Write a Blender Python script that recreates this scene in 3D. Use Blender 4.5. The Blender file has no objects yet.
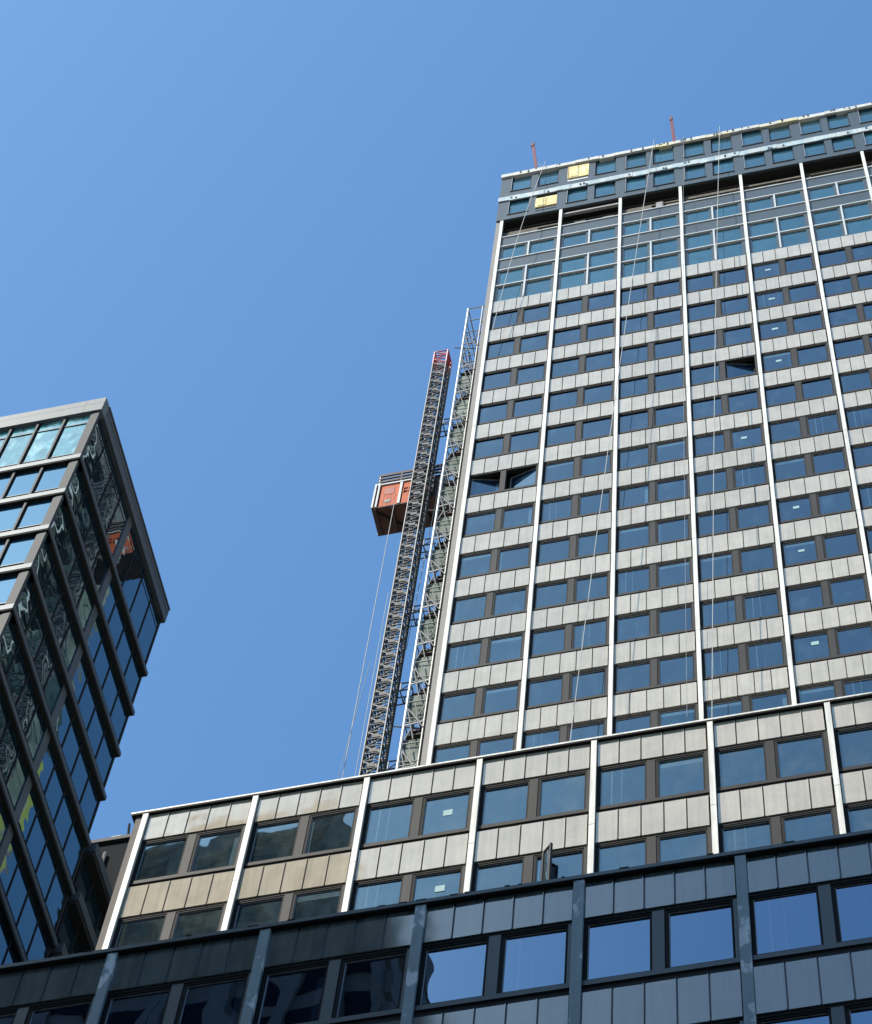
import bpy, math, random
from mathutils import Vector, Matrix
random.seed(7)
C = bpy.context.scene.collection
EYE = 1.6                      # height of the photographer's eye; heights below are measured from the ground
def R(d): return math.radians(d)

# ------------------------------------------------------------------ camera
F_PX, YAW, PITCH, ROLL = 2795.8972, -0.3627, 1.1272, 0.1544
cy, sy, cp, sp = math.cos(YAW), math.sin(YAW), math.cos(PITCH), math.sin(PITCH)
fwd = Vector((sy*cp, cy*cp, sp)); right0 = Vector((cy, -sy, 0)); up0 = right0.cross(fwd)
rt = right0*math.cos(ROLL) + up0*math.sin(ROLL); upv = -right0*math.sin(ROLL) + up0*math.cos(ROLL)
cd = bpy.data.cameras.new('camera'); cam = bpy.data.objects.new('camera', cd); C.objects.link(cam)
m = Matrix((rt, upv, -fwd)).transposed().to_4x4(); m.translation = Vector((0, 0, EYE)); cam.matrix_world = m
cd.sensor_width = 36; cd.lens = 36*F_PX/1024; cd.clip_end = 5000; cd.clip_start = .1
sc = bpy.context.scene; sc.camera = cam
def project(p):
    q = Vector(p) - Vector((0, 0, EYE)); z = q.dot(fwd)
    return 436 + F_PX*q.dot(rt)/z, 512 - F_PX*q.dot(upv)/z

# ------------------------------------------------------------------ light
SUN_AZ, SUN_EL = 45.0, 50.0    # from -Y towards -X
sd = Vector((-math.sin(R(SUN_AZ))*math.cos(R(SUN_EL)), -math.cos(R(SUN_AZ))*math.cos(R(SUN_EL)), math.sin(R(SUN_EL))))
w = bpy.data.worlds.new('World'); sc.world = w; w.use_nodes = True
nt = w.node_tree; bg = nt.nodes['Background']
sky = nt.nodes.new('ShaderNodeTexSky'); sky.sky_type = 'NISHITA'; sky.sun_disc = False
sky.sun_elevation = R(SUN_EL); sky.sun_rotation = math.atan2(sd.x, sd.y) % (2*math.pi)
sky.altitude = 0; sky.air_density = 1.3; sky.dust_density = 1.8; sky.ozone_density = 10.0
tn = nt.nodes.new('ShaderNodeVectorMath'); tn.operation = 'MULTIPLY'; tn.inputs[1].default_value = (.82, 1.015, .985)   # clear, slightly cyan summer air
nt.links.new(sky.outputs[0], tn.inputs[0]); nt.links.new(tn.outputs[0], bg.inputs[0]); bg.inputs[1].default_value = 0.136
sl = bpy.data.lights.new('sun', 'SUN'); sl.energy = 4.4; sl.angle = R(0.53); sl.color = (1, .93, .81)
so = bpy.data.objects.new('sun', sl); C.objects.link(so); so.rotation_euler = sd.to_track_quat('Z', 'Y').to_euler(); so.location = (-60, -60, 200)
sc.view_settings.view_transform = 'Standard'; sc.view_settings.look = 'None'
sc.view_settings.exposure = 0.65; sc.view_settings.gamma = 1

# ------------------------------------------------------------------ materials
def mat(name, col, rough=.6, ior=1.45, metal=0.0, tint=None, var=0.12, scale=(1.5, 1.5, 1.5), rnd=0.0, spec=.5, bump=0.0, bscale=.6,
        col2=None, thr=(.45, .6), pscale=3.0, coat=0.0, streak=0.0):
    M = bpy.data.materials.new(name); M.use_nodes = True; n = M.node_tree.nodes; L = M.node_tree.links
    b = n['Principled BSDF']; b.inputs['Roughness'].default_value = rough; b.inputs['IOR'].default_value = ior
    b.inputs['Metallic'].default_value = metal; b.inputs['Specular IOR Level'].default_value = spec
    if tint: b.inputs['Specular Tint'].default_value = (*tint, 1)
    if coat: b.inputs['Coat Weight'].default_value = coat; b.inputs['Coat Roughness'].default_value = .04
    geo = n.new('ShaderNodeNewGeometry'); mp = n.new('ShaderNodeMapping'); L.new(geo.outputs['Position'], mp.inputs[0])
    mp.inputs['Scale'].default_value = scale
    nz = n.new('ShaderNodeTexNoise'); nz.inputs['Scale'].default_value = 1.0; nz.inputs['Detail'].default_value = 6; nz.inputs['Roughness'].default_value = .65
    L.new(mp.outputs[0], nz.inputs['Vector'])
    mr = n.new('ShaderNodeMapRange'); mr.inputs[1].default_value = .25; mr.inputs[2].default_value = .75
    mr.inputs[3].default_value = 1-var; mr.inputs[4].default_value = 1+var; L.new(nz.outputs[0], mr.inputs[0])
    val = mr.outputs[0]
    def mul(a, bsock):
        q = n.new('ShaderNodeMath'); q.operation = 'MULTIPLY'; L.new(a, q.inputs[0]); L.new(bsock, q.inputs[1]); return q.outputs[0]
    if rnd:
        oi = n.new('ShaderNodeObjectInfo'); r2 = n.new('ShaderNodeMapRange'); r2.inputs[3].default_value = 1-rnd; r2.inputs[4].default_value = 1+rnd
        L.new(oi.outputs['Random'], r2.inputs[0]); val = mul(val, r2.outputs[0])
    if streak:                                     # rain streaks running down
        m3 = n.new('ShaderNodeMapping'); m3.inputs['Scale'].default_value = (9, 9, .5); L.new(geo.outputs['Position'], m3.inputs[0])
        n3 = n.new('ShaderNodeTexNoise'); n3.inputs['Scale'].default_value = 1; n3.inputs['Detail'].default_value = 4; L.new(m3.outputs[0], n3.inputs['Vector'])
        r3 = n.new('ShaderNodeMapRange'); r3.inputs[1].default_value = .3; r3.inputs[2].default_value = .6; r3.inputs[3].default_value = 1-streak; r3.inputs[4].default_value = 1
        L.new(n3.outputs[0], r3.inputs[0]); val = mul(val, r3.outputs[0])
    mx = n.new('ShaderNodeVectorMath'); mx.operation = 'SCALE'
    if col2:
        m2 = n.new('ShaderNodeMapping'); m2.inputs['Scale'].default_value = (pscale, pscale, pscale*.5); L.new(geo.outputs['Position'], m2.inputs[0])
        n2 = n.new('ShaderNodeTexNoise'); n2.inputs['Detail'].default_value = 5; n2.inputs['Scale'].default_value = 1; L.new(m2.outputs[0], n2.inputs['Vector'])
        cr = n.new('ShaderNodeMapRange'); cr.inputs[1].default_value, cr.inputs[2].default_value = thr; L.new(n2.outputs[0], cr.inputs[0])
        mm = n.new('ShaderNodeMix'); mm.data_type = 'RGBA'; mm.inputs['A'].default_value = (*col, 1); mm.inputs['B'].default_value = (*col2, 1)
        L.new(cr.outputs[0], mm.inputs['Factor']); L.new(mm.outputs['Result'], mx.inputs[0])
    else:
        mx.inputs[0].default_value = col
    L.new(val, mx.inputs['Scale']); L.new(mx.outputs[0], b.inputs['Base Color'])
    if bump:
        m4 = n.new('ShaderNodeMapping'); m4.inputs['Scale'].default_value = (bscale, bscale, bscale); L.new(geo.outputs['Position'], m4.inputs[0])
        n4 = n.new('ShaderNodeTexNoise'); n4.inputs['Scale'].default_value = 1; n4.inputs['Detail'].default_value = 1.5; L.new(m4.outputs[0], n4.inputs['Vector'])
        bp = n.new('ShaderNodeBump'); bp.inputs['Strength'].default_value = 1; bp.inputs['Distance'].default_value = bump
        L.new(n4.outputs[0], bp.inputs['Height']); L.new(bp.outputs[0], b.inputs['Normal'])
        if coat: L.new(bp.outputs[0], b.inputs['Coat Normal'])
    return M
MT = {}
MT['panel'] = mat('enamel panel', (.485, .44, .36), .13, 1.6, var=.12, rnd=.05, bump=.006, bscale=.9, streak=.13)
MT['panel_pod'] = mat('enamel panel podium', (.50, .435, .338), .05, 1.8, var=.12, rnd=.05, bump=.006, bscale=.9, streak=.14)
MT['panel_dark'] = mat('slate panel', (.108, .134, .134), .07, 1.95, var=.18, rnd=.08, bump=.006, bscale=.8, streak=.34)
MT['seam'] = mat('seam shadow joint', (.17, .155, .13), .7, spec=.1)
MT['fin'] = mat('white painted metal', (.76, .735, .67), .5, var=.12, streak=.28)
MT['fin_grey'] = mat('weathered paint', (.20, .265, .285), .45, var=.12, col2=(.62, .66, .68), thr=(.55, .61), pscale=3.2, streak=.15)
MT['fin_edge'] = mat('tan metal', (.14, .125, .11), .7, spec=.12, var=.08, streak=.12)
MT['side_clad'] = mat('brown side cladding', (.17, .155, .14), .6, var=.12, streak=.15)
MT['frame'] = mat('shaded bronze frame', (.016, .0155, .016), .7, spec=.1, var=.1)  # bronze taken to near-black to carry head and jamb shade
MT['mullion'] = mat('warm grey metal', (.036, .034, .033), .6, spec=.15, var=.10, streak=.15)
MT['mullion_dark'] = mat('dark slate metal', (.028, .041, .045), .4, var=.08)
MT['bead'] = mat('light grey bead', (.30, .30, .30), .4)
MT['black'] = mat('shade black', (.010, .009, .008), .8)  # near-black standing for shade in gaps, under bands and in deep recesses
MT['glass'] = mat('tower glass', (.006, .016, .034), .015, 2.08, tint=(.47, .82, 1), col2=(.022, .042, .066), thr=(.52, .72), pscale=1.6, var=.35, scale=(.9, .9, .9), rnd=.25, bump=.012, bscale=.55, streak=.2)
MT['glass_pod'] = mat('podium glass', (.016, .028, .036), .015, 2.2, tint=(.46, .80, 1), col2=(.042, .050, .044), thr=(.45, .7), pscale=1.5, var=.45, scale=(3.2, 3.2, 3.2), rnd=.2, bump=.007, bscale=.6, streak=.2)
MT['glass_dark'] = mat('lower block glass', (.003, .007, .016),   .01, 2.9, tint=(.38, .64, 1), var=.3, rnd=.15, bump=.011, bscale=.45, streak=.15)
MT['glass_pale'] = mat('tower glass before a blind', (.055, .095, .13), .02, 2.1, tint=(.42, .84, 1), var=.3, scale=(2, 2, 2), bump=.012, bscale=.55)
MT['glass_pod_pale'] = mat('podium glass before a blind', (.075, .11, .125), .02, 2.1, tint=(.42, .82, 1), var=.3, scale=(2, 2, 2), bump=.007, bscale=.6)
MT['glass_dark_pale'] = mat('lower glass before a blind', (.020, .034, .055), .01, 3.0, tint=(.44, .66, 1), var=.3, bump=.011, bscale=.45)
MT['glass_teal'] = mat('attic glass', (.018, .066, .088), .03, 2.0, tint=(.5, .9, 1), var=.3, rnd=.2, bump=.012, bscale=.6)
MT['slate_wall'] = mat('slate cladding', (.040, .057, .066), .42, var=.10, streak=.15)
MT['peel'] = mat('peeling white strip', (.46, .50, .49), .6, var=.2, col2=(.30, .41, .46), thr=(.42, .62), pscale=2.2, streak=.2)
MT['peel2'] = mat('stained coping', (.52, .51, .46), .6, var=.18, col2=(.62, .54, .30), thr=(.50, .60), pscale=.35, streak=.15)
MT['whiteline'] = mat('white rail', (.50, .53, .53), .5, var=.15)
MT['ply'] = mat('yellow sheathing board', (.66, .52, .22), .75, var=.2, col2=(.70, .62, .42), thr=(.55, .62), pscale=5)
MT['rubble'] = mat('exposed brown blockwork', (.10, .082, .062), .9, var=.6, scale=(3, 3, 3))
MT['concrete'] = mat('concrete', (.30, .29, .27), .85, var=.15, streak=.2)
MT['sticker'] = mat('pale sticker', (.26, .42, .43), .7, var=.1)
MT['red'] = mat('red paint', (.17, .022, .026), .5, var=.2)
MT['red_bright'] = mat('red mast paint', (.34, .035, .045), .5, var=.2)
MT['red_dark'] = mat('worn dark red', (.10, .022, .025), .6)
MT['dim_glass'] = mat('dim glass', (.012, .016, .018), .5, 1.2, spec=.05, var=.4)
MT['mast_steel'] = mat('greyed mast steel', (.060, .058, .055), .6, metal=.1, var=.4, scale=(4,4,4))
MT['galv'] = mat('galvanised steel', (.20, .205, .20), .55, metal=.1, var=.25)
MT['galv_dark'] = mat('dark steel', (.075, .080, .085), .5, var=.25)
MT['white_tube'] = mat('white tube', (.55, .555, .54), .5, var=.15)
MT['netting'] = mat('green debris netting', (.12, .15, .12), .9, var=.3, scale=(1.5, 1.5, .6), col2=(.22, .245, .21), thr=(.45, .6), pscale=1.2)
MT['netting_lime'] = mat('lime green netting', (.34, .38, .07), .9, var=.3)
MT['plank'] = mat('dark planks', (.05, .042, .035), .8, var=.3)
MT['orange'] = mat('orange paint', (.50, .092, .022), .6, spec=.2, var=.3, scale=(5, 5, 5), streak=.15)
MT['orange_dk'] = mat('rusty orange', (.33, .060, .028), .6, var=.25, streak=.3)
MT['cage'] = mat('brown mesh', (.055, .032, .028), .7, var=.25)
MT['under'] = mat('brown underside', (.085, .034, .024), .8, var=.3)
MT['rope'] = mat('white rope', (.42, .42, .40), .8)
MT['rope_grey'] = mat('grey rope', (.26, .27, .28), .8)
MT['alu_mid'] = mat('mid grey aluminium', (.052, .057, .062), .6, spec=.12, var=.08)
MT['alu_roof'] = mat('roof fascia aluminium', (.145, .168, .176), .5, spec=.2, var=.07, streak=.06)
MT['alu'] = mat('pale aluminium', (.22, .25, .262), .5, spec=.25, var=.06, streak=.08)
MT['alu_shade'] = mat('shaded aluminium', (.050, .054, .058), .45, var=.08, streak=.06)  # same metal as the sunlit bands, with the side's shade in its colour
MT['gl_front'] = mat('clear curtain wall glass', (.012, .035, .06), .012, 3.3, tint=(.50, .80, 1), var=.3, rnd=.12, bump=.006, bscale=.5)
MT['gl_front_top'] = mat('curtained glass', (.05, .20, .22), .03, 2.2, var=.7, scale=(3.5, 3.5, 1.2), rnd=.1, col2=(.30, .52, .52), thr=(.5, .66), pscale=1.8)
MT['gl_side'] = mat('tinted curtain wall glass', (.005, .016, .022), .012, 2.7, tint=(.50, .85, 1), var=.3, rnd=.1, bump=.011, bscale=.7)
MT['grey_wall'] = mat('shade-darkened grey render', (.012, .014, .017), .9, spec=.1, var=.12, streak=.1)  # albedo lowered so the sunlit wall looks as if in shade
MT['stone'] = mat('brown stone', (.22, .20, .17), .85, var=.2)
MT['asphalt'] = mat('asphalt', (.05, .05, .052), .9, var=.2)
MT['paving'] = mat('concrete paving', (.28, .27, .25), .9, var=.15)
MT['paint'] = mat('road paint', (.75, .75, .72), .7)

# ------------------------------------------------------------------ mesh helpers
BOXF = [(0, 3, 2, 1), (4, 5, 6, 7), (0, 1, 5, 4), (1, 2, 6, 5), (2, 3, 7, 6), (3, 0, 4, 7)]
class MB:
    def __init__(s): s.v, s.f, s.i, s.mats = [], [], [], []
    def mi(s, k):
        if k not in s.mats: s.mats.append(k)
        return s.mats.index(k)
    def poly(s, pts, k):
        b = len(s.v); s.v += [tuple(p) for p in pts]; s.f.append(tuple(range(b, b+len(pts)))); s.i.append(s.mi(k))
    def hexa(s, p, k):
        b = len(s.v); s.v += [tuple(q) for q in p]
        for f in BOXF: s.f.append(tuple(b+j for j in f)); s.i.append(s.mi(k))
    def box(s, x0, x1, y0, y1, z0, z1, k):
        s.hexa([(x0, y0, z0), (x1, y0, z0), (x1, y1, z0), (x0, y1, z0), (x0, y0, z1), (x1, y0, z1), (x1, y1, z1), (x0, y1, z1)], k)
    def bar(s, a, b, r, k, n=5):
        a, b = Vector(a), Vector(b); d = (b-a).normalized()
        u = d.orthogonal().normalized(); v = d.cross(u); o = len(s.v)
        for c in (a, b):
            for j in range(n):
                t = 2*math.pi*j/n; s.v.append(tuple(c + u*r*math.cos(t) + v*r*math.sin(t)))
        for j in range(n):
            s.f.append((o+j, o+(j+1) % n, o+n+(j+1) % n, o+n+j)); s.i.append(s.mi(k))
        s.f.append(tuple(o+j for j in reversed(range(n)))); s.i.append(s.mi(k))
        s.f.append(tuple(o+n+j for j in range(n))); s.i.append(s.mi(k))
    def path(s, pts, r, k, n=5):
        for a, b in zip(pts, pts[1:]): s.bar(a, b, r, k, n)
    def mesh(s, name):
        me = bpy.data.meshes.new(name); me.from_pydata(s.v, [], s.f)
        for k in s.mats: me.materials.append(MT[k])
        me.polygons.foreach_set('material_index', s.i); me.update(); return me
    def build(s, name, parent=None, loc=(0, 0, 0)):
        return link(name, s.mesh(name), parent, loc)
def link(name, me, parent=None, loc=(0, 0, 0), rotz=0):
    o = bpy.data.objects.new(name, me); C.objects.link(o); o.parent = parent; o.location = loc; o.rotation_euler = (0, 0, rotz); return o
def tag(o, label, cat, group=None, kind=None):
    o['label'] = label; o['category'] = cat
    if group: o['group'] = group
    if kind: o['kind'] = kind
    return o
def thing(name, label, cat, loc=(0, 0, 0), group=None):
    o = bpy.data.objects.new(name, None); C.objects.link(o); o.location = loc; o.empty_display_size = .5
    return tag(o, label, cat, group)

# ------------------------------------------------------------------ the office building's bay system (bay 3.0 m, storey 3.605 m)
B, H, S = 3.0, 3.605, 1.37
def spandrel_mesh(name, pk, height, seed, xa=.09, xb=2.91, backing='frame'):
    """five standing-seam panels, each leaning very slightly its own way; local z=0 is the top edge, y=0 the facade plane"""
    rg = random.Random(seed); m = MB(); n = 5; pw = (xb-xa)/n
    for i in range(n):
        x0, x1 = xa+i*pw+.006, xa+(i+1)*pw-.040
        a, b, c = (rg.uniform(-.003, .003) for _ in range(3))
        y = [a, b, c, b+c-a]
        m.hexa([(x0, y[0], -height), (x1, y[1], -height), (x1, .10, -height), (x0, .10, -height),
                (x0, y[2], 0), (x1, y[3], 0), (x1, .10, 0), (x0, .10, 0)], pk)
        if i < n-1: m.box(x1+.001, x1+.015, -.018, .05, -height+.004, -.004, pk); m.box(x1+.0155, x1+.0455, .016, .05, -height+.01, -.01, 'mullion_dark' if pk == 'panel_dark' else 'seam')       # standing seam
    m.box(xa-.02, xb+.02, .102, .14, -height+.03, -.02, backing)
    return m.mesh(name)
OPEN = [(.09, 1.34), (1.56, 2.81)]                 # the two window openings of a bay
def window_meshes(kind, gk, fk, wd, ht):
    """frame ring (with light glazing bead) and pane; local origin at the lower left corner of the opening"""
    m = MB(); t, y0, y1 = .045, .045, .115
    m.box(0, t+.035, y0, y1, 0, ht, fk); m.box(wd-t, wd, y0, y1, 0, ht, fk); m.box(t, wd-t, y0, y1, 0, t, fk); m.box(t, wd-t, y0, y1, ht-t-.02, ht, fk)  # left stile and top rail widened to carry the reveal's shade
    g = .016
    m.box(t+.037, t+.035+g, y1-.045, y1-.012, t+.002, ht-t-.022, 'bead'); m.box(t+.035+g, wd-t-.002, y1-.045, y1-.012, ht-t-.022-g, ht-t-.022, 'bead')
    x0, x1, z0, z1, ya, yb = t-.005, wd-t+.005, t-.005, ht-t-.01, y1-.022, y1-.008
    ps = []
    for v in range(6):
        p = MB()
        if v in (0, 1): p.box(x0, x1, ya, yb, z0, z1, gk)
        elif v == 2: p.box(x0, x1-.15, ya, yb, z0, z1, gk); p.box(x1-.15, x1, ya, yb, z0, z1-.35, gk+'_pale'); p.box(x1-.15, x1, ya, yb, z1-.35, z1, gk)
        elif v == 3: p.box(x0, x1, ya, yb, z0, z1-.30, gk); p.box(x0, x1, ya, yb, z1-.30, z1, gk+'_pale')
        elif v == 4:
            xs = [x0, x0+.30, x0+.335, x0+.56, x0+.58, x1]
            for i in range(5): p.box(xs[i], xs[i+1], ya, yb, z0, z1, gk+'_pale' if i in (1, 3) else gk)
        else: p.box(x0, x0+.12, ya, yb, z0, z1-.2, gk+'_pale'); p.box(x0, x0+.12, ya, yb, z1-.2, z1, gk); p.box(x0+.12, x1, ya, yb, z0, z1, gk)
        ps.append(p.mesh('pane'))
    return m.mesh('window'), ps
def pick(cands, n):
    """the n candidates that show largest: in the frame first, then the nearest to the camera"""
    def key(c):
        x, y = project(c[0]); inside = -20 < x < 892 and -20 < y < 1044
        return (not inside, Vector(c[0]).length)
    s = sorted(cands, key=key); return s[:n], s[n:]
def block(t, X0, Y0, nb, tops, ztop, pk, gk, finmat, mullk, topcap, finw, zfin0, zfin1, n_win=100, depth=12, first_fin=True, open_win=(), stickers=(), max_parts=100, top_cut=0):
    """one facade of fins, spandrels and ribbon windows on thing t (which stands at X0, Y0, 0): tops = top edges of the spandrels"""
    sp_m = [spandrel_mesh('spandrel', pk, S, 40+i) for i in range(6)]
    sp_top = spandrel_mesh('spandrel', pk, S-top_cut, 77) if top_cut else None
    wz = H-S                                        # from one spandrel down to the next
    sill, head = .285, .087
    wh = wz-sill-head
    wm, pm = window_meshes('w', gk, 'frame', OPEN[0][1]-OPEN[0][0], wh)
    wc, scn = [], []
    real = list(tops)
    if top_cut: tops = [tops[0]+top_cut]+list(tops[1:])
    for r, z in enumerate(tops):
        for k in range(nb):
            scn.append(((X0+k*B+1.5, Y0, z-S/2), r, k, real[r]))
            for h, (a, b) in enumerate(OPEN): wc.append(((X0+k*B+(a+b)/2, Y0, z-S-wz/2), r, k, h, z-S-wz+sill))
    def must(c): return any(c[1:4] == o[:3] for o in open_win) or any(abs(q[0]-c[0][0]) < .6 and 0 < q[1]-c[4] < wh for q in stickers)
    forced = [c for c in wc if must(c)]
    show, rest = pick([c for c in wc if not must(c)], n_win-len(forced)); show = forced+show
    for (c, r, k, h, zb) in show:
        x = k*B+OPEN[h][0]; rot = 0; ofs = 0
        for (rr, kk, hh, ang, side) in open_win:
            if (rr, kk, hh) == (r, k, h):
                rot = R(ang); ofs = (OPEN[0][1]-OPEN[0][0]) if side else 0
        wo = link('window', wm, t, (x, 0, zb)); 
        if rot:
            # the sash swings about one jamb, so this window's frame and pane turn together
            wd = OPEN[0][1]-OPEN[0][0]
            wo.location = (x + (ofs - ofs*math.cos(rot)), -ofs*math.sin(rot)+.03, zb); wo.rotation_euler = (0, 0, rot); wo['label'] = 'window sash standing open into the room'
        rq = random.Random(r*91+k*13+h*5+int(Y0)); po = link('pane', pm[random.Random(r*131+k*17+h*7+int(X0*3)).choice((0, 0, 0, 1, 2, 3, 4, 4, 5))], wo); po.rotation_euler = (rq.uniform(-.006, .006), 0, rq.uniform(-.006, .006))
        for (sx, sz, sw, sh) in stickers:
            lx, lz = sx-(X0+x), sz-zb
            if 0 < lx < 1.25 and 0 < lz < wh:
                s = MB(); s.box(lx-sw/2, lx+sw/2, .083, .091, lz-sh/2, lz+sh/2, 'sticker'); s.build('sticker', wo)
    if rest:
        m = MB()
        for (c, r, k, h, zb) in rest:
            x = k*B+OPEN[h][0]; wd = OPEN[0][1]-OPEN[0][0]; tt = .045
            for q in ((0, tt, 0, wh), (wd-tt, wd, 0, wh), (tt, wd-tt, 0, tt), (tt, wd-tt, wh-tt-.02, wh)):
                m.box(x+q[0], x+q[1], .045, .115, zb+q[2], zb+q[3], 'frame')
            m.box(x+tt-.005, x+wd-tt+.005,   .093, .107, zb+tt-.005, zb+wh-tt-.01, gk)
        o = m.build('window', t); o['kind'] = 'stuff'
    show, rest = pick(scn, max_parts)
    for (c, r, k, z) in show: link('spandrel', sp_top if (r == 0 and sp_top) else sp_m[(r*5+k*3) % 6], t, (k*B, 0, z))
    if rest:
        m = MB()
        for (c, r, k, z) in rest: m.box(k*B+.09, k*B+2.91, 0, .1, z-S, z, pk)
        o = m.build('spandrel', t); o['kind'] = 'stuff'
    m = MB()                                        # piers, centre mullions, sills and the dark wall behind
    for r, z in enumerate(tops):
        zb = z-S-wz
        for k in range(nb):
            x = k*B
            m.box(x+1.34, x+1.56, .030, .24, zb+.287, z-S-.087, mullk); m.box(x+2.81, x+2.925, .030, .24, zb+.287, z-S-.087, mullk)
            m.box(x+.075, x+2.925, .022, .24, zb+.145, zb+.284, mullk)          # sill rail
            m.box(x+.075, x+2.925, .060, .15, zb-.018, zb+.143, 'black')       # gap under the sill, black standing for its shadow line
            m.box(x+.075, x+2.925, .032, .24, z-S-.085, z-S+.028, 'black')     # head, made black to thicken its shadow
    for k in range(nb+1): m.box(k*B-.0735, k*B+.0735, .162, .23, tops[-1]-H+.2, tops[0]-.1, mullk)
    m.build('window_surround', t)
    for k in range(nb+1):
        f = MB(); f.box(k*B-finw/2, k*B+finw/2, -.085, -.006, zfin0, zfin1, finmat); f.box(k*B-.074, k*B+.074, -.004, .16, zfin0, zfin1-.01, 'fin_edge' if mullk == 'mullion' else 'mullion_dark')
        if finmat == 'fin':
            z = zfin1-4.1
            while z > zfin0: f.box(k*B-finw/2-.002, k*B+finw/2+.002, -.087, -.08, z, z+.012, 'mullion'); z -= H*2
        f.build('fin', t)

# ---------------------------------------------------------------- tower
TX, TY = -15.5166, 43.8264
Z1 = 121.0281+EYE; ZF = 132.25+EYE
tower = thing('office_tower', 'tall pale office tower with white fins and a dark unfinished top', 'building', (TX, TY, 0))
NB = 10
tops = [Z1-i*H for i in range(14)]
tst = [(768, 270), (771.8, 299), (775, 329), (778.7, 361), (796.2, 507.6), (801.4, 551), (815, 643.5), (744, 438)]
def unproject_y(px, py, Y):
    d = rt*((px-436)/F_PX) - upv*((py-512)/F_PX) + fwd; d = d*(Y/d.y); return d.x, d.z+EYE
st = []
for (px, py) in tst:
    x, z = unproject_y(px, py, TY+.1); st.append((x, z, random.uniform(.22, .30), random.uniform(.16, .24)))
# casements standing ajar: row 6 of the first bay (both lights) and one three bays on
block(tower, TX, TY, NB, tops, 0, 'panel', 'glass', 'fin', 'mullion', None, .15, 60, ZF, n_win=100, stickers=st,
      open_win=[(5, 0, 0, 13, 0), (5, 0, 1, -13, 1), (3, 3, 1, 13, 0)])
W_T = NB*B
# top glazed storeys between the fins (white rails, slate infill)
zr = dict(a=129.9, b=128.55, c=126.65, d=125.2, e=123.1, f=121.03)
zr = {k: v+EYE for k, v in zr.items()}
for k in range(NB):
    x = k*B
    for nm, z0, z1, mid in (('upper', zr['c'], zr['b'], None), ('lower', zr['f'], zr['d'], zr['e'])):
        f = MB(); r = .045
        f.box(x+.08, x+2.92, -.03, .10, z1-r, z1+r, 'whiteline')
        if nm == 'upper': f.box(x+.08, x+2.92, -.03, .10, z0-r, z0+r, 'whiteline')
        zb = z0+r if nm == 'upper' else z0+.02
        f.box(x+1.455, x+1.535, -.028, .10, zb, z1-r, 'whiteline')
        if mid: f.box(x+.08, x+1.453, -.03, .10, mid-r, mid+r, 'whiteline'); f.box(x+1.537, x+2.92, -.03, .10, mid-r, mid+r, 'whiteline')
        for a, b in ((.08, .21), (1.32, 1.454), (1.536, 1.60), (2.74, 2.92)): f.box(x+a, x+b, .03, .12, zb, z1-r, 'slate_wall')
        f.box(x+.08, x+2.92, .13, .16, z0, z1, 'frame')
        fo = f.build('glazed_screen', tower)
        for a, b in ((.21, 1.32), (1.60, 2.74)):
            p = MB()
            if mid: p.box(x+a, x+b, .075, .09, zb+.06, mid-r-.10, 'glass_teal'); p.box(x+a, x+b, .076, .09, mid+r, z1-r-.1, 'glass_teal')
            else: p.box(x+a, x+b, .075, .09, zb, z1-r-.12, 'glass_teal')
            p.build('pane', fo)
for k in range(NB):
    x = k*B
    for z0, z1 in ((zr['b']+.045, zr['a']-.05), (zr['d']+.045, zr['c']-.045)):
        m = MB(); m.box(x+.08, x+2.92, .02, .14, z0, z1, 'slate_wall'); m.build('slate_infill', tower)
    m = MB(); m.box(x+.08, x+2.92, -.03, .14, zr['a']-.048, zr['a']+.04, 'whiteline'); m.build('head_rail', tower)
# stripped louvre zone, open to the dark behind
m = MB(); rg = random.Random(3)
zc0, zc1 = zr['a']+.04, ZF-.02
m.box(.0, W_T, 1.3, 1.4, zc0-1, zc1+.6, 'black'); m.box(.0, W_T, .15, 1.3, zc0-.1, zc0-.02, 'rubble'); m.box(0, W_T, .02, 1.3, zc1+.02, zc1+.1, 'black')
for k in range(NB):
    x = k*B
    for _ in range(5):
        a = rg.uniform(.1, 2.4); b = min(2.9, a+rg.uniform(.3, 1.2)); z0 = rg.uniform(0, .9)
        m.box(x+a, x+b, .55+rg.uniform(0, .4), 1.2, zc0+z0, zc0+z0+rg.uniform(.1, .45), 'rubble')
    xx = x+.08
    while xx < x+2.85:
        x2 = min(x+2.92, xx+rg.uniform(.25, 1.0)); m.box(xx, x2-.01, .10+rg.uniform(0, .06), .2, zc0, zc0+rg.choice((.25, .45, .6, .85)), 'rubble'); xx = x2
    if k != 1: m.box(x+.08, x+2.92, .20, .32, zc0+rg.uniform(.9, 1.1), zc0+rg.uniform(1.15, 1.3), 'rubble')
    m.bar((x+.1, .3, zc0+rg.uniform(1.2, 2)), (x+2.9, .3, zc0+rg.uniform(1.2, 2)), .04, 'plank')
m.box(3.08, 5.92, .05, .2, zc1-.42, zc1-.24, 'concrete'); m.box(7.75, 8.1, .10, .4, zc0+.0, zc0+1.1, 'concrete')
m.build('stripped_louvre_zone', tower)
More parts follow.
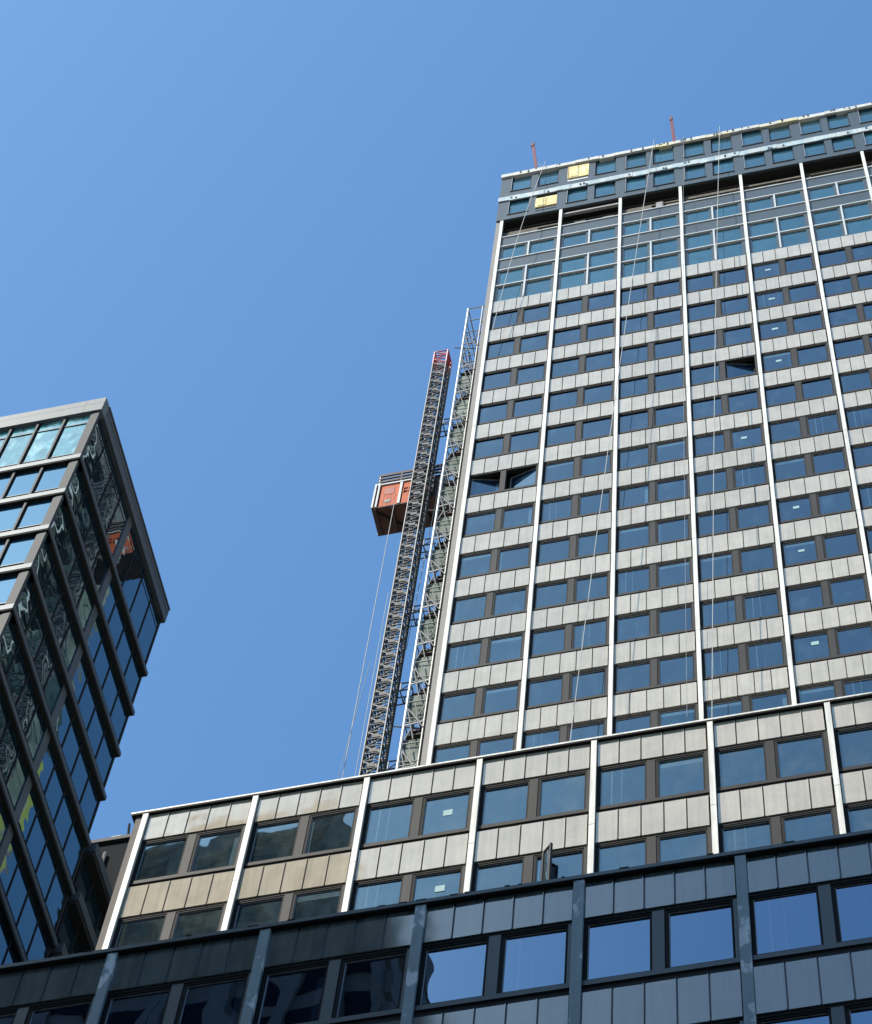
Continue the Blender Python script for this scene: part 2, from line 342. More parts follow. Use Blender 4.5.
# attic storeys
attic = MB(); ZA0, ZA1 = 132.33+EYE, 139.0+EYE
aw = MB().mesh; rows = [(133.25, 134.95, 'lo'), (136.65, 138.95, 'hi')]
X_L = -.30
yf = -.09
holes = []
def attic_wall():
    m = MB(); zs = [ZA0, 132.95+EYE, 135.12+EYE, 136.58+EYE, 138.90+EYE, ZA1]
    for a, b in ((0, 1), (2, 3), (4, 5)): m.box(X_L, W_T, yf, .3, zs[a], zs[b], 'slate_wall')
    for a, b in ((1, 2), (3, 4)):
        m.box(X_L, .24, yf, .3, zs[a]+.001, zs[b]-.001, 'slate_wall')
        for k in range(NB):
            x = k*B; m.box(x+1.31, x+1.67, yf, .3, zs[a]+.001, zs[b]-.001, 'slate_wall'); m.box(x+2.74, min(W_T, x+3.24), yf, .3, zs[a]+.001, zs[b]-.001, 'slate_wall')
            m.box(x+.255, x+.285, yf-.02, yf, zs[a], zs[b], 'bead')
    m.box(X_L, W_T, .3, .34, ZA0, ZA1, 'black')
    m.build('attic_wall', tower); return zs
zs = attic_wall()
for k in range(NB):
    for h, a in ((0, .24), (1, 1.67)):
        for r, (zi, zj) in enumerate(((zs[1], zs[2]), (zs[3], zs[4]))):
            b = a+1.07; x = k*B
            if (k, h, r) in ((1, 0, 1), (0, 1, 0)):
                m = MB(); m.box(x+a-.02, x+b+.02, yf-.02, yf+.06, zi+.30, zj-(.15 if r else .48), 'ply')
                m.box(x+a+.12, x+a+.52, yf-.045, yf-.019, zi+.42, zj-(.26 if r else .60), 'ply'); m.box(x+a, x+b, yf-.02, yf+.06, zi-.22, zi+.0, 'whiteline' if r else 'slate_wall')
                o = m.build('board_infill', tower); o['label'] = 'yellow sheathing board filling a missing attic window'
                continue
            m = MB(); t = .04
            m.box(x+a, x+b, yf+.05, .2, zi, zi+.16, 'frame'); m.box(x+a, x+a+t, yf+.05, .2, zi+.16, zj, 'frame'); m.box(x+b-t, x+b, yf+.05, .2, zi+.16, zj, 'frame')
            m.box(x+a-.02, x+b+.02, yf-.04, yf, zi-.02, zi+.03, 'mullion')
            o = m.build('attic_window', tower)
            p = MB(); p.box(x+a+t, x+b-t, yf+.10, yf+.13, zi+.16, zj, 'glass_teal'); p.build('pane', o)
m = MB(); rg = random.Random(11)
def ragged(m, z0, z1, y0, y1, k, step=.55, j=.05):
    x = X_L-.02
    while x < W_T:
        x2 = min(W_T, x+step*rg.uniform(.5, 1.6)); m.box(x, x2-.004, y0+rg.uniform(-.015, .015), y1, z0+rg.uniform(-j, j), z1+rg.uniform(-j, j)*.7, k); x = x2
ragged(m, 135.10+EYE, 135.72+EYE, yf-.07, yf-.002, 'peel')
for k in range(40):
    x = rg.uniform(0, W_T); z = 135.12+EYE+rg.uniform(0, .4); m.box(x, x+.08, yf-.10, yf-.06, z, z+.18, 'mullion_dark')
m.build('peeling_strip', tower)
m = MB(); ragged(m, 138.88+EYE, 139.32+EYE, yf-.12, .3, 'peel2', .9, .04); ragged(m, 139.66+EYE, 139.78+EYE, .15, .5, 'whiteline', .5, .03)
m.box(X_L+.02, W_T, .301, .6, 139.05+EYE, 139.64+EYE, 'mullion_dark')
for k in range(60):
    x = rg.uniform(0, W_T); m.box(x, x+.07, yf-.14, yf-.10, 138.9+EYE+rg.uniform(0, .3), 139.2+EYE+rg.uniform(0, .3), 'mullion_dark')
m.build('coping', tower)
# body: side walls, back, roof, dark core behind the windows
m = MB(); ze = Z1-14*H+.3
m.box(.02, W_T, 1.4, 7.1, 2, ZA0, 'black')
m.build('dark_interior', tower)
m = MB(); m.box(X_L, -.076, -.012, 7.2, 0.02, ZA0-.01, 'side_clad'); m.box(9, W_T, 7.2, 19, .02, 139.0+EYE, 'side_clad'); m.box(-.074, W_T, .01, 1.39, 0.02, ze-.6, 'concrete')
for r in range(10, 36):
    z = 132-r*H+EYE
    if z > 8: m.box(X_L-.03, X_L+.02, 1.6, 3.4, z-2.2, z-.2, 'frame'); m.box(X_L-.03, X_L+.02, 4.2, 6.0, z-2.2, z-.2, 'frame')
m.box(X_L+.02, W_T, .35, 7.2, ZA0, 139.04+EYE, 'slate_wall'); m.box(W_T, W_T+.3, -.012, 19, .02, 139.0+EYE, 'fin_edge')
m.build('side_wall', tower)

# ---------------------------------------------------------------- podium
PX_, PY_ = -19.9845, 34.9464; ZP = 62.70+EYE
pod = thing('podium_block', 'pale beige lower wing with white coping, in front of the tower', 'building', (PX_, PY_, 0))
ps = []
for px, py in ((448, 813), (440, 889)):
    x, z = unproject_y(px, py, PY_+.1); ps.append((x, z, .24, .26))
NP = 11
ptops = [ZP-.17, ZP-H-.03, ZP-2*H-.06]
block(pod, PX_, PY_, NP, ptops, 0, 'panel_pod', 'glass_pod', 'fin', 'mullion', None, .145, 40, ZP-.167, stickers=ps, top_cut=.17)
W_P = NP*B
m = MB(); m.box(-.42, W_P, -.10, 8.8, ZP-.105, ZP-.035, 'fin'); m.build('roof_coping', pod)
m = MB(); m.box(-.40, W_P, -.09, 8.7, ZP-.165, ZP-.107, 'frame'); m.build('coping_soffit', pod)
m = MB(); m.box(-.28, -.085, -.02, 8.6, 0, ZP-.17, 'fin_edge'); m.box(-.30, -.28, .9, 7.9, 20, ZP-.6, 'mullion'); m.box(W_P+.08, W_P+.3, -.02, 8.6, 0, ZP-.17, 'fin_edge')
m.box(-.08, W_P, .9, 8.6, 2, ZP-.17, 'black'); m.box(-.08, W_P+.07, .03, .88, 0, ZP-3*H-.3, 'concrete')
m.build('side_wall', pod)
# a casement swung wide open in the second row, seen edge-on
sx = -9.17-PX_; zs0 = ZP-H-.03-S-(H-S)+.32
m = MB(); wd, ht = .36, H-S-.42
for q in ((0, .06, 0, ht), (wd-.06, wd, 0, ht), (.06, wd-.06, 0, .06), (.06, wd-.06, ht-.06, ht)): m.box(q[0], q[1], -.04, .02, q[2], q[3], 'mullion')
m.box(.06, wd-.06, -.015, -.005, .06, ht-.06, 'glass_pod')
o = m.build('open_sash', pod, (sx, .0, zs0)); o.rotation_euler = (0, 0, R(-42)); o['label'] = 'window sash swung wide open over the dark lower block'

# ---------------------------------------------------------------- dark lower block
DX, DY = -15.4608-2*B, 27.4017; ZD = 44.10+EYE
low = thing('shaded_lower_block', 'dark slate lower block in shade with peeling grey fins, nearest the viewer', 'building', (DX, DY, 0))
ND = 10
dtops = [ZD-.23, ZD-.06-H-.05, ZD-.06-2*H-.1]
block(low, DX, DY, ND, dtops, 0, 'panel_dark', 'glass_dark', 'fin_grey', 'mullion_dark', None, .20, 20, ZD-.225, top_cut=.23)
W_D = ND*B
m = MB(); m.box(-.5, W_D, -.11, 7.4, ZD-.19, ZD-.08, 'mullion_dark'); m.box(-.5, W_D, -.095, .1, ZD-.222, ZD-.192, 'frame')
for k in range(26):
    x = random.uniform(0, W_D); m.box(x, x+random.uniform(.05, .2), -.115, -.03, ZD-.09, ZD-.075+random.uniform(.005, .03), 'frame')
m.build('roof_coping', low)
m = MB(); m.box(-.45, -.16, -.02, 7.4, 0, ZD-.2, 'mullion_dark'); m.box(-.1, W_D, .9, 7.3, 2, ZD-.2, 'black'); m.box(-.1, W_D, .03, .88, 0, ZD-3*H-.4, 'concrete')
m.box(W_D+.1, W_D+.3, -.02, 7.4, 0, ZD-.06, 'mullion_dark'); m.build('side_wall', low)

# ---------------------------------------------------------------- davits on the tower roof
for nm, bx, tx, zt, lab in (('near', -14.05, -14.43, 143.9, 'slim red davit post leaning over the left corner of the tower roof'),
                            ('far', -6.76, -6.88, 143.64, 'slim red davit post standing upright farther right on the tower roof')):
    t = thing('davit_post', lab, 'davit', (bx, 44.3, 139.4+EYE), 'red davits on the tower roof')
    a = Vector((0, 0, 0)); b = Vector((tx-bx, -.3, zt-139.4+1.0))
    m = MB(); m.bar(a, b, .11, 'red', 4); m.build('post', t)
    m = MB(); m.box(-.25, .25, -.25, .25, -.05, .05, 'galv_dark'); m.build('base_plate', t)
    m = MB(); m.bar(b-Vector((0, 0, .5)), b+Vector((0, 0, .05)), .115, 'red_dark', 4); m.build('cap', t)
    m = MB(); m.path([b*.55, Vector((.5, -.2, .2))], .02, 'galv_dark'); m.build('stay', t)

# ---------------------------------------------------------------- ropes
def rope(name, pts, r, k, lab, cat='rope', group=None):
    a, b = Vector(pts[0]), Vector(pts[-1]); m = MB(); q = []
    for i in range(13):
        s = i/12; p = a.lerp(b, s); p.y -= .35*math.sin(math.pi*s); q.append(p)
    m.path(q, r, k, 5); tag(m.build(name), lab, cat, group)
G = 'ropes hanging down the tower front'
rope('rope', [(-13.5, 43.55, 139.9+EYE), (-15.12, 43.3, 115.9+EYE)], .015, 'rope', 'short white rope slanting across the upper left corner of the tower', group=G)
rope('rope', [(-7.75, 43.55, 140.0+EYE), (-10.51, 42.5, 76.3+EYE)], .015, 'rope', 'long white rope slanting left down the middle of the tower', group=G)
rope('rope', [(-4.30, 43.55, 140.1+EYE), (-6.0, 42.5, 76.4+EYE)], .015, 'rope', 'white rope hanging nearly straight, right of the slanting ones', group=G)
rope('rope', [(-6.2, 43.62, 140+EYE), (-6.91, 43.3, 78.2+EYE)], .008, 'rope_grey', 'faint thin grey line between the two long white ropes', group=G)

# ---------------------------------------------------------------- hoist mast
MX, MY, MZ0, MZ1 = -18.02, 45.0, 62.0, 119.1+EYE
mast = thing('hoist_mast', 'square lattice hoist mast with a red top section, standing clear of the tower side', 'hoist mast', (MX, MY, 0))
def lattice(m, x0, x1, y0, y1, z0, z1, step, r, rb, k, kb):
    for x in (x0, x1):
        for y in (y0, y1): m.bar((x, y, z0), (x, y, z1), r, k, 6)
    n = max(1, round((z1-z0)/step)); dz = (z1-z0)/n
    for i in range(n+1):
        z = z0+i*dz
        for a, b in (((x0, y0), (x1, y0)), ((x1, y0), (x1, y1)), ((x1, y1), (x0, y1)), ((x0, y1), (x0, y0))):
            m.bar((*a, z), (*b, z), rb, kb, 4)
            if i < n:
                if i % 2: m.bar((*a, z), (*b, z+dz), rb, kb, 4)
                else: m.bar((*b, z), (*a, z+dz), rb, kb, 4)
m = MB(); lattice(m, -.31, .31, 0, .65, MZ0, MZ1-1.4, .5, .042, .026, 'mast_steel', 'galv_dark')
m.build('lattice', mast)
m = MB()
m.box(-.40, -.355, .26, .36, MZ0, MZ1-1.4, 'galv'); m.box(.355, .40, .26, .36, MZ0, MZ1-1.4, 'galv_dark'); m.box(-.03, .03, .02, .06, MZ0, MZ1-1.4, 'galv_dark')
z = MZ0
while z < MZ1-1.4: m.box(-.12, .14, -.02, .04, z, z+.22, 'mast_steel'); m.box(-.2, .1, .3, .4, z+.5, z+.75, 'galv_dark'); z += 1.0
m.build('rack', mast)
m = MB(); lattice(m, -.31, .31, 0, .65, MZ1-1.4, MZ1, .47, .048, .032, 'red_bright', 'red_bright'); m.build('top_section', mast)
for z in (110.98, 99.0, 93.2, 87.17, 81.67):
    m = MB(); z += EYE
    for y in (.05, .6):
        m.bar((.31, y, z), (1.1, y, z-.06), .03, 'galv_dark'); m.bar((.31, y, z-.55), (1.1, y, z-.55), .03, 'galv_dark')
        m.bar((.62, y, z-.02), (.62, y, z-.55), .025, 'galv_dark'); m.bar((.62, y, z-.55), (1.1, y, z-.06), .022, 'galv_dark')
    m.bar((.62, .05, z-.55), (.62, .6, z-.55), .025, 'galv_dark')
    m.build('wall_tie', mast)

# ---------------------------------------------------------------- access scaffold tower against the flank
sc_t = thing('access_scaffold', 'narrow white tube scaffold with green netting and dark decks along the tower flank', 'scaffold', (0, 0, 0))
SX0, SX1, SY0, SY1, SZ0, SZ1 = -16.75, -16.05, 44.25, 46.3, 62.0, 121.9+EYE
m = MB(); ZN = 113.6+EYE
for x, y, k in ((SX0, SY0, 'white_tube'), (SX1, SY0, 'galv'), (SX0, SY1, 'galv'), (SX1, SY1, 'galv')):
    m.bar((x, y, SZ0), (x, y, SZ1 if y == SY0 else SZ1-.2), .055 if y == SY0 and x == SX0 else .04, k, 6)
z = SZ0+.5
while z < SZ1-.3:
    for a, b in (((SX0, SY0), (SX1, SY0)), ((SX0, SY0), (SX0, SY1)), ((SX0, SY1), (SX1, SY1)), ((SX1, SY0), (SX1, SY1))): m.bar((*a, z), (*b, z), .027, 'galv', 4)
    z += 1.45
m.bar((SX0, SY0, SZ1), (SX1+.1, SY0, SZ1), .035, 'white_tube'); m.bar((SX0, SY0, SZ1), (SX0, SY1, SZ1-.2), .03, 'galv')
m.build('frame', sc_t)
m = MB(); z = SZ0+.5; i = 0
while z < SZ1-3:
    m.bar((SX0, SY0+.03, z), (SX1, SY0+.03, z+2.9), .028, 'galv_dark', 4) if i % 2 else m.bar((SX1, SY0+.03, z), (SX0, SY0+.03, z+2.9), .028, 'galv_dark', 4)
    m.bar((SX0+.05, SY0-.03, z+2.4), (SX0+.40, SY0-.03, z+.2), .026, 'galv_dark', 4); m.bar((SX0+.1, SY0-.05, z+2.3), (SX1, SY0-.05, z+.9), .026, 'galv_dark', 4); m.bar((SX0+.3, SY0-.04, z+2.7), (SX0+.55, SY0-.04, z+.9), .022, 'galv_dark', 4); m.bar((SX0+.1, SY1, z), (SX0+.1, SY0, z+2.9), .03, 'galv_dark', 4)
    if i % 3 == 1: m.bar((SX0-.45, SY0+.2, z+1.75), (SX1, SY0+.35, z+1.45), .028, 'galv_dark', 4)
    z += 2.9; i += 1
m.build('brace', sc_t)
LIME = ((48.2, 49.6, 86, 93), (50.0, 50.7, 86.5, 92), (50.3, 51.0, 93, 98.5))
z = 79.0+EYE; rg = random.Random(5)
while z < 117:
    m = MB(); m.box(SX0+.06, SX1-.03, SY0+.1, SY1-.05, z, z+.07, 'plank')
    for _ in range(4):
        a = rg.uniform(SX0+.1, SX1-.35); m.box(a, a+rg.uniform(.12, .4), SY0+.2, SY0+.5, z+.07, z+rg.uniform(.2, .65), 'plank')
    m.bar((SX0, SY0-.02, z+.5), (SX1, SY0-.02, z+.62), .03, 'white_tube', 4); m.bar((SX0, SY0-.02, z+1.0), (SX1, SY0-.02, z+.9), .025, 'galv', 4)
    m.build('deck', sc_t); z += 2.93
m = MB(); rg = random.Random(9); z = 79.0+EYE-2.93*5
while z < ZN:
    y = SY0+.09; za = z+rg.uniform(.75, 1.0); zb_ = z+rg.uniform(2.55, 2.8)
    m.poly([(SX0+.03, y, za), (SX1, y+.02, za+rg.uniform(-.15, .05)), (SX1, y+.02, zb_), (SX0+.03, y, zb_)], 'netting')
    m.poly([(SX1+.14, SY0+.3, z), (SX1+.14, 50.8, z), (SX1+.14, 50.8, z+2.85), (SX1+.14, SY0+.3, z+2.85)], 'netting'); z += 2.93
m.build('debris_netting', sc_t)
m = MB()
for y0, y1, z0, z1 in LIME: m.poly([(SX1+.10, y0, z0), (SX1+.10, y1, z0), (SX1+.10, y1, z1), (SX1+.10, y0, z1)], 'netting_lime')
m.build('lime_netting', sc_t)

# ---------------------------------------------------------------- hoist car
CX0, CX1, CYF, CYB, CZ0, CZ1 = -20.2, -17.1, 45.72, 47.0, 104.45+EYE, 106.62+EYE
car = thing('hoist_car', 'orange construction hoist car with a dark underside hanging beside the lattice mast', 'hoist car', (CX0, CYF, CZ0))
L, D, T = CX1-CX0, CYB-CYF, CZ1-CZ0
m = MB(); m.box(0, L, 0, D, -.08, 0, 'under')
for i in range(5): m.box(.1+i*.7, .18+i*.7, .04, D-.04, -.17, -.082, 'cage')
m.bar((.1, .1, -.13), (1.4, D-.1, -.13), .04, 'frame', 4); m.bar((1.5, .1, -.13), (2.9, D-.1, -.13), .04, 'frame', 4)
m.build('floor', car)
m = MB(); m.box(.26, 1.06, .02, .05, .02, T-.05, 'orange'); m.box(.42, .85, .008, .019, T-1.0, T-.35, 'orange_dk'); [m.box(.26+.16*q, .285+.16*q, .012, .0195, .06, T-1.05, 'orange_dk') for q in range(1, 5)]; m.box(.5, .78, .004, .0075, .35, .62, 'concrete'); m.build('front_panel', car)
m = MB(); m.box(1.22, 2.0, .02, .05, .02, 1.0, 'orange'); m.box(1.22, 2.0, .02, .05, 1.55, T-.05, 'orange'); m.box(1.22, 2.0, .06, .09, 1.0, 1.55, 'orange_dk')
for i in range(4): m.box(1.22+i*.22, 1.27+i*.22, .015, .055, 1.0, 1.55, 'orange')
m.box(1.22, 2.0, .012, .058, 1.24, 1.30, 'orange'); m.build('gate', car)
m = MB(); m.box(2.0, L, .05, .08, .02, T-.05, 'cage'); m.box(L-.03, L, .08, D, .02, T-.05, 'cage')
m.box(.02, .05, .06, D, .02, T-.05, 'orange_dk'); m.box(.05, L-.03, D-.05, D, .02, T-.05, 'cage'); m.build('mesh_wall', car)
m = MB()
for x in (-.02, .14): m.box(x, x+.075, -.05, .02, -.05, T+.12, 'white_tube')
m.box(1.08, 1.19, -.03, .06, 0, T, 'white_tube'); m.box(1.195, 1.215, .0, .06, 0, T, 'frame')
m.box(-.02, 2.1, -.04, .05, T-.04, T+.06, 'white_tube'); m.box(L-.08, L, -.02, .06, 0, T, 'galv_dark')
for y in (D-.08,): m.box(-.03, .05, y, y+.08, -.05, T+.4, 'white_tube')
m.build('frame', car)
m = MB(); m.box(.0, L, .0, D, T, T+.05, 'cage'); m.build('roof', car)
m = MB()
for x in (.1, 1.05, 2.05, L-.1):
    for y in (.06, D-.06): m.bar((x, y, T+.05), (x, y, T+1.15), .035, 'white_tube' if x < .2 else 'galv_dark', 4)
for z, r in ((T+1.1, .10), (T+.75, .05), (T+.45, .07)):
    for y in (.06, D-.06): m.box(.05, L+.2, y-.03, y+.03, z-r, z+r, 'cage')
    m.box(.05, .11, .09, D-.09, z-r, z+r, 'cage')
m.build('roof_rail', car)
m = MB(); m.box(1.75, 2.6, -.12, .0, .3, 1.9, 'galv_dark'); m.box(1.9, 2.2, -.10, .02, 1.9, 2.7, 'frame'); m.box(2.25, 2.5, -.18, -.121, .5, .9, 'orange_dk'); m.box(1.8, 2.1, -.2, -.121, 1.2, 1.6, 'frame'); m.build('drive_unit', car)
G2 = 'cables hanging below the hoist car'
def cable(a, b, r, k, lab, sag=0):
    a, b = Vector(a), Vector(b); m = MB(); q = []
    for i in range(13):
        s = i/12; p = a.lerp(b, s); p.x -= sag*math.sin(math.pi*s); q.append(p)
    m.path(q, r, k, 5); tag(m.build('cable'), lab, 'cable', G2)
cable((-19.22, CYF-.04, CZ0+.02), (-19.22, CYF-.04, 64), .016, 'rope', 'white cable dropping straight from the orange panel of the hoist car')
cable((-18.45, 44.9, 96), (-18.45, 44.9, 64), .012, 'rope', 'white cable running down close beside the lattice mast')
cable((-17.25, 45.4, CZ0+1.5), (-17.55, 45.4, 92), .016, 'rope', 'pale cable between the lattice mast and the scaffold')
cable((-18.95, 45.6, 92), (-19.9, 45.6, 66), .010, 'rope_grey', 'thin dark slack cable farthest left under the hoist car', .1)

# ---------------------------------------------------------------- glass building on the left
GX, GY, GZ = -25.0, 32.6, 87.85+EYE
gb = thing('glass_building', 'glass curtain wall building with projecting grey floor bands, cut by the left picture edge', 'building', (GX, GY, 0))
GLEN, GW = 8.35, 22.0               # towards +Y, towards -X
m = MB(); m.box(-GW, 0, 0, .35, GZ-1.03, GZ, 'alu_roof'); m.box(-GW, .004, -.004, .0, GZ-.42, GZ-.40, 'alu_shade')
m.box(-GW, -.35, .35, GLEN, GZ-.9, GZ-.02, 'grey_wall')
for i in range(6): m.box(-.7-i*3.2-.01, -.7-i*3.2+.01, -.006, .0, GZ-1.03, GZ, 'alu_shade')
m.build('roof_fascia', gb)
m = MB(); m.box(-.35, 0, .352, GLEN, GZ-1.03, GZ-.003, 'alu_shade'); m.box(0, .006, .352, GLEN, GZ-.45, GZ-.43, 'frame'); m.box(0, .03, .352, GLEN, GZ-.10, GZ, 'alu_shade'); m.build('roof_fascia', gb)
levels = [82.95+EYE-2.72*i for i in range(13)]
rec = .10                            # glass line behind the band faces
for i, z in enumerate(levels):
    m = MB(); m.box(-GW, -.02, .0, .5, z-.14, z+.15, 'alu'); m.box(-GW, -.03, .02, .5, z-.20, z-.142, 'black'); m.build('floor_band', gb)  # black strip puts soffit shade under the front band
    m = MB(); m.box(-.5, 0.0, .02, GLEN, z-.10, z+.12, 'alu_shade'); m.box(-.5, -.012, .03, GLEN-.08, z-.20, z-.102, 'black'); m.build('floor_band', gb)  # black strip paints the shade under the side band
MODX = .97; MODS = 1.0; gy1 = GLEN-.06
cand = []
zt = GZ-1.03
for i, z in enumerate([None]+levels[:-1]):
    top = zt if z is None else z-.21; bot = levels[i]+.16 if z is not None else levels[0]+.16
    for j in range(12): cand.append(((GX-rec-.2-(j+.5)*MODX, GY+rec, (top+bot)/2), 'f', j, i, bot, top))
    for j in range(8): cand.append(((GX-rec, GY+rec+(j+.5)*MODS, (top+bot)/2), 's', j, i, bot, top))
cand = [c for c in cand if -60 < project(c[0])[0] < 900] + [c for c in cand if not -60 < project(c[0])[0] < 900]
show, rest = pick(cand, 100)
cache = {}
def gpane(face, i, h, gk):
    key = (face, round(h, 2), gk)
    if key in cache: return cache[key]
    f, p = MB(), MB(); tr = .42; g = .035; wv = .82
    if face == 'f':
        f.box(-wv, 0, .02, .07, tr-g, tr+g*.2, 'mullion_dark'); p.box(-wv, 0, .05, .065, 0, tr-g, gk); p.box(-wv, 0, .05, .065, tr, h, gk)
        if h > 3: f.box(-wv, 0, .02, .07, h-.75, h-.70, 'mullion_dark'); f.box(-.012, 0, .03, .07, tr-g-.01, h-.70, 'mullion_dark')
    else:
        f.box(-.07, -.04, 0, .92, tr-g, tr+g*.2, 'frame'); p.box(-.065, -.05, 0, .92, 0, tr-g, gk); p.box(-.065, -.05, 0, .92, tr, h, gk)
        if h > 3: f.box(-.07, -.04, 0, .92, h-.75, h-.70, 'frame'); f.box(-.07, -.045, 0, .012, tr-g-.01, h-.70, 'frame')
    cache[key] = (f.mesh('window'), p.mesh('pane')); return cache[key]
rest_mb = MB()
for (c, face, j, i, bot, top) in show+rest:
    gk = ('gl_front_top' if i == 0 else 'gl_front') if face == 'f' else 'gl_side'
    loc = (-rec-.20-j*MODX-.075, rec, bot) if face == 'f' else (-rec, rec+.14+j*MODS, bot)
    if (c, face, j, i, bot, top) in show:
        fm, pm = gpane(face, i, top-bot, gk); o = link('window', fm, gb, loc); link('pane', pm, o)
    elif face == 'f': rest_mb.box(loc[0]-.82, loc[0], rec+.05, rec+.065, bot, top, gk)
    else: rest_mb.box(-rec-.065, -rec-.05, loc[1], loc[1]+.92, bot, top, gk)
rest_mb.build('window', gb)['kind'] = 'stuff'
m = MB()
for j in range(13):
    x = -rec-.20-j*MODX; m.box(x-.075, x, rec-.02, rec+.08, levels[-1], zt, 'alu_mid')
m.box(-rec-.20, -rec+.03, rec-.03, rec+.10, levels[-1], zt, 'alu_mid')
m.build('front_mullion', gb)
m = MB()
for j in range(9):
    y = rec+.14+j*MODS; m.box(-rec-.08, -rec-.03, y-.075, y-.005, levels[-1], zt, 'frame')
m.box(-rec-.08, -rec-.01, 4.05, 4.40, levels[-1], zt, 'alu_shade')        # broad pilaster
m.build('side_mullion', gb)
m = MB(); m.box(-GW, -rec-.3, rec+.12, gy1, 2, GZ-.9, 'black'); m.box(-GW, -rec-.05, gy1, GLEN-.04, 2, GZ-1, 'alu_shade')
m.box(-GW+.01, -.6, .6, GLEN-.6, 2, levels[-1], 'grey_wall'); m.build('core', gb)
# the lower wing carries on to the rear
m = MB(); z0 = 72.07+EYE
for i in range(6):
    z = z0-2.72*i
    m.box(-14, .12, GLEN+.12, 15.5, z-.16, z+.30, 'alu_shade'); m.box(-13.9, .08, GLEN+.14, 15.4, z-.34, z-.162, 'black')  # black underside stands for the wing band's shade
m.build('lower_wing_band', gb)
m = MB()
for i in range(6):
    z = z0-2.72*i
    for j in range(7): m.box(-.22, -.20, GLEN+.12+j*1.0, GLEN+.12+j*1.0+.94, z-2.36, z-.42, 'gl_side')
    for j in range(8): m.box(-.25, -.14, GLEN+.06+j*1.0, GLEN+.12+j*1.0, z-2.36, z-.42, 'frame')
    m.box(-.24, -.17, GLEN+.12, 15.4, z-1.95, z-1.90, 'frame')
m.build('lower_wing_glazing', gb)
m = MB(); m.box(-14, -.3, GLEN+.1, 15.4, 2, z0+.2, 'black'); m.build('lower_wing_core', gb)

# ---------------------------------------------------------------- small grey building in the gap
gv = thing('grey_building', 'plain dark grey building in the gap between glass building and beige wing', 'building', (-31, 48, 0))
m = MB(); m.box(0, 10.3, 0, 12, 0, 84.35+EYE, 'grey_wall'); m.build('wall', gv)
m = MB(); m.box(-.1, 10.3, -.12, .5, 84.4+EYE, 84.60+EYE, 'mullion'); m.box(2.1, 10.3, -.05, .4, 84.63+EYE, 84.72+EYE, 'alu'); m.build('roof_edge', gv)
m = MB(); m.bar((2.42, -.1, 80+EYE), (2.42, -.1, 83.6+EYE), .06, 'concrete'); m.build('downpipe', gv)
m = MB(); m.bar((3.0, .1, 84.8+EYE), (2.9, .1, 85.7+EYE), .05, 'frame'); m.box(2.4, 2.75, 0, .3, 84.73+EYE, 84.86+EYE, 'alu'); m.build('roof_vent', gv)

# ---------------------------------------------------------------- buildings across the street (behind the camera: they shade and are mirrored)
def street_block(name, lab, x0, x1, yf, depth, h, seed, step=3.2):
    t = thing(name, lab, 'building', ((x0+x1)/2, yf, 0)); cx = (x0+x1)/2; rg = random.Random(seed)
    m = MB(); m.box(x0-cx, x1-cx, -depth, -.5, 0, h, 'stone'); m.build('wall', t)
    m = MB(); n = max(2, round((x1-x0)/step)); dx = (x1-x0)/n
    for i in range(n+1): m.box(x0-cx+i*dx-.45+(.45 if i == 0 else 0), x0-cx+i*dx+(.45 if i < n else 0), -.49, 0, 0, h-.4, 'stone')
    m.build('pier', t)
    m = MB(); z = 4.0
    while z < h-3:
        for i in range(n): m.box(x0-cx+i*dx+.47, x0-cx+(i+1)*dx-.47, -.48, -.40, z, z+2.1, 'dim_glass')
        z += 3.8
    m.build('window', t)
    m = MB(); m.box(x0-cx, x1-cx, -depth, .15, h-.38, h+.15, 'stone'); m.build('cornice', t)
    return t, cx
t, cx = street_block('stone_tower', 'dark stone tower across the street, mirrored in the left windows of the beige wing', -45.5, -33.6, -10, 26, 140.5, 1)
m = MB(); rg = random.Random(4); x = -45.5
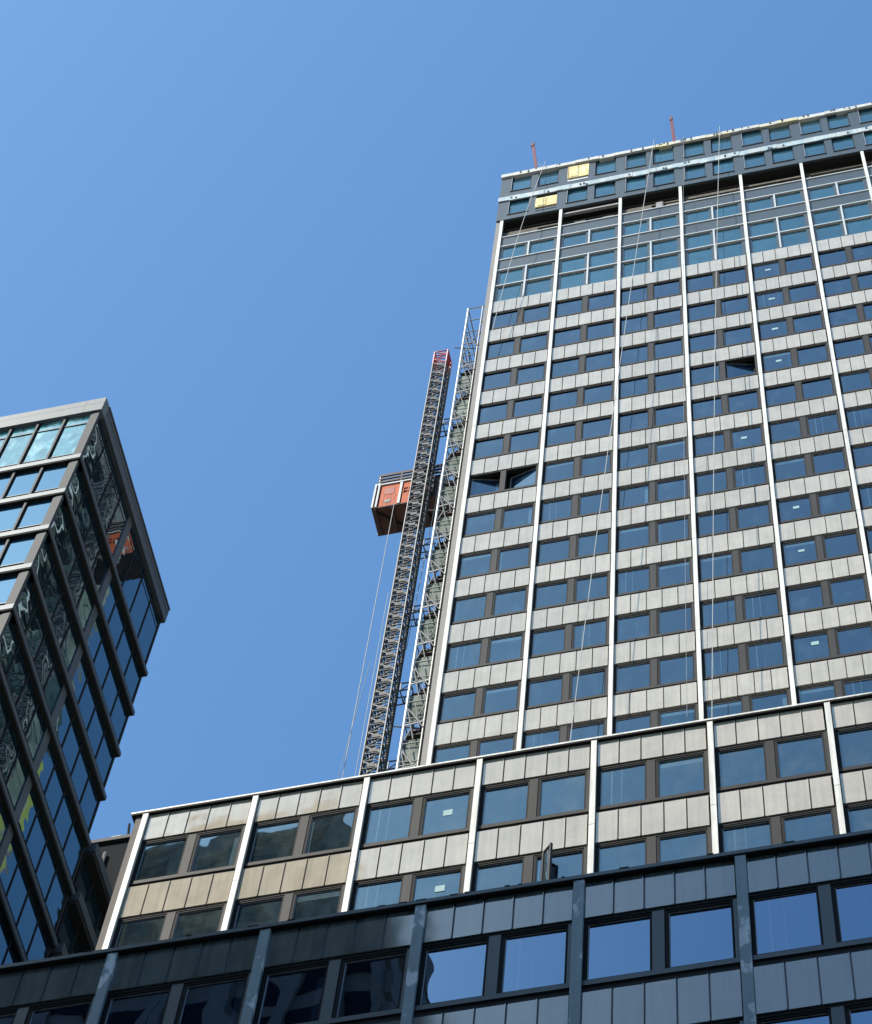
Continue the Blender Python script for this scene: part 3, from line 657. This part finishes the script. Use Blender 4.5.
while x < -34.2:
    x2 = min(-33.6, x+rg.uniform(.8, 2.4)); hh = rg.uniform(.3, 3.2)
    m.box(x-cx, x2-cx-.02, -2, -.1, 140.66, 140.66+hh, 'stone'); x = x2
for i in range(9): m.box(-33.6-cx, -33.6-cx+rg.uniform(.3, 1.6), -3, -.3, 112+i*2.9, 113.6+i*2.9+rg.uniform(0, 1), 'stone')
m.build('battlement', t)
t, cx = street_block('stone_block', 'stone block with tall piers across the street, mirrored in the dark lower windows', -33.55, -23.7, -10, 26, 108.3, 2, 2.2)
m = MB(); rg = random.Random(6)
for i in range(10): m.box(-23.7-cx, -23.7-cx+rg.uniform(.15, .7), -3, -.3, 84+i*2.4, 85.4+i*2.4+rg.uniform(0, .6), 'stone')
m.build('ledge', t)
street_block('brown_block', 'unseen brown block across the street at the far left, sized to shade the lower block', -78, -45.6, -10, 26, 116, 3)  # added out of view, height set so its shadow covers the lower block
street_block('corner_block', 'lower brown block across the street behind the viewer', -22.0, 45, -10, 26, 62, 8)

# ---------------------------------------------------------------- ground
def plane(name, x0, x1, y0, y1, z, k):
    m = MB(); m.poly([(x0, y0, z), (x1, y0, z), (x1, y1, z), (x0, y1, z)], k); o = m.build(name); o['kind'] = 'structure'; tag(o, {'ground': 'concrete city ground under all the blocks', 'road': 'dark asphalt street below the buildings'}[name], name); o['kind'] = 'structure'; return o
plane('ground', -2500, 2500, -2500, 2500, 0, 'paving')
plane('road', -2000, 2000, 4, 18, .006, 'asphalt')
m = MB(); m.box(-300, 300, 3.7, 4.0, 0, .13, 'concrete'); m.box(-300, 300, 18, 18.3, 0, .13, 'concrete'); o = m.build('kerb'); tag(o, 'concrete kerbs along both sides of the street', 'kerb'); o['kind'] = 'structure'
m = MB()
for i in range(60): m.poly([(-150+i*5, 10.93, .010), (-147.5+i*5, 10.93, .010), (-147.5+i*5, 11.07, .010), (-150+i*5, 11.07, .010)], 'paint')
o = m.build('road_markings'); tag(o, 'dashed white centre line of the street', 'road markings'); o['kind'] = 'structure'

sc.cycles.max_bounces = 8; sc.cycles.glossy_bounces = 5; sc.cycles.diffuse_bounces = 3
sc.cycles.use_denoising = True; sc.cycles.sample_clamp_indirect = 6
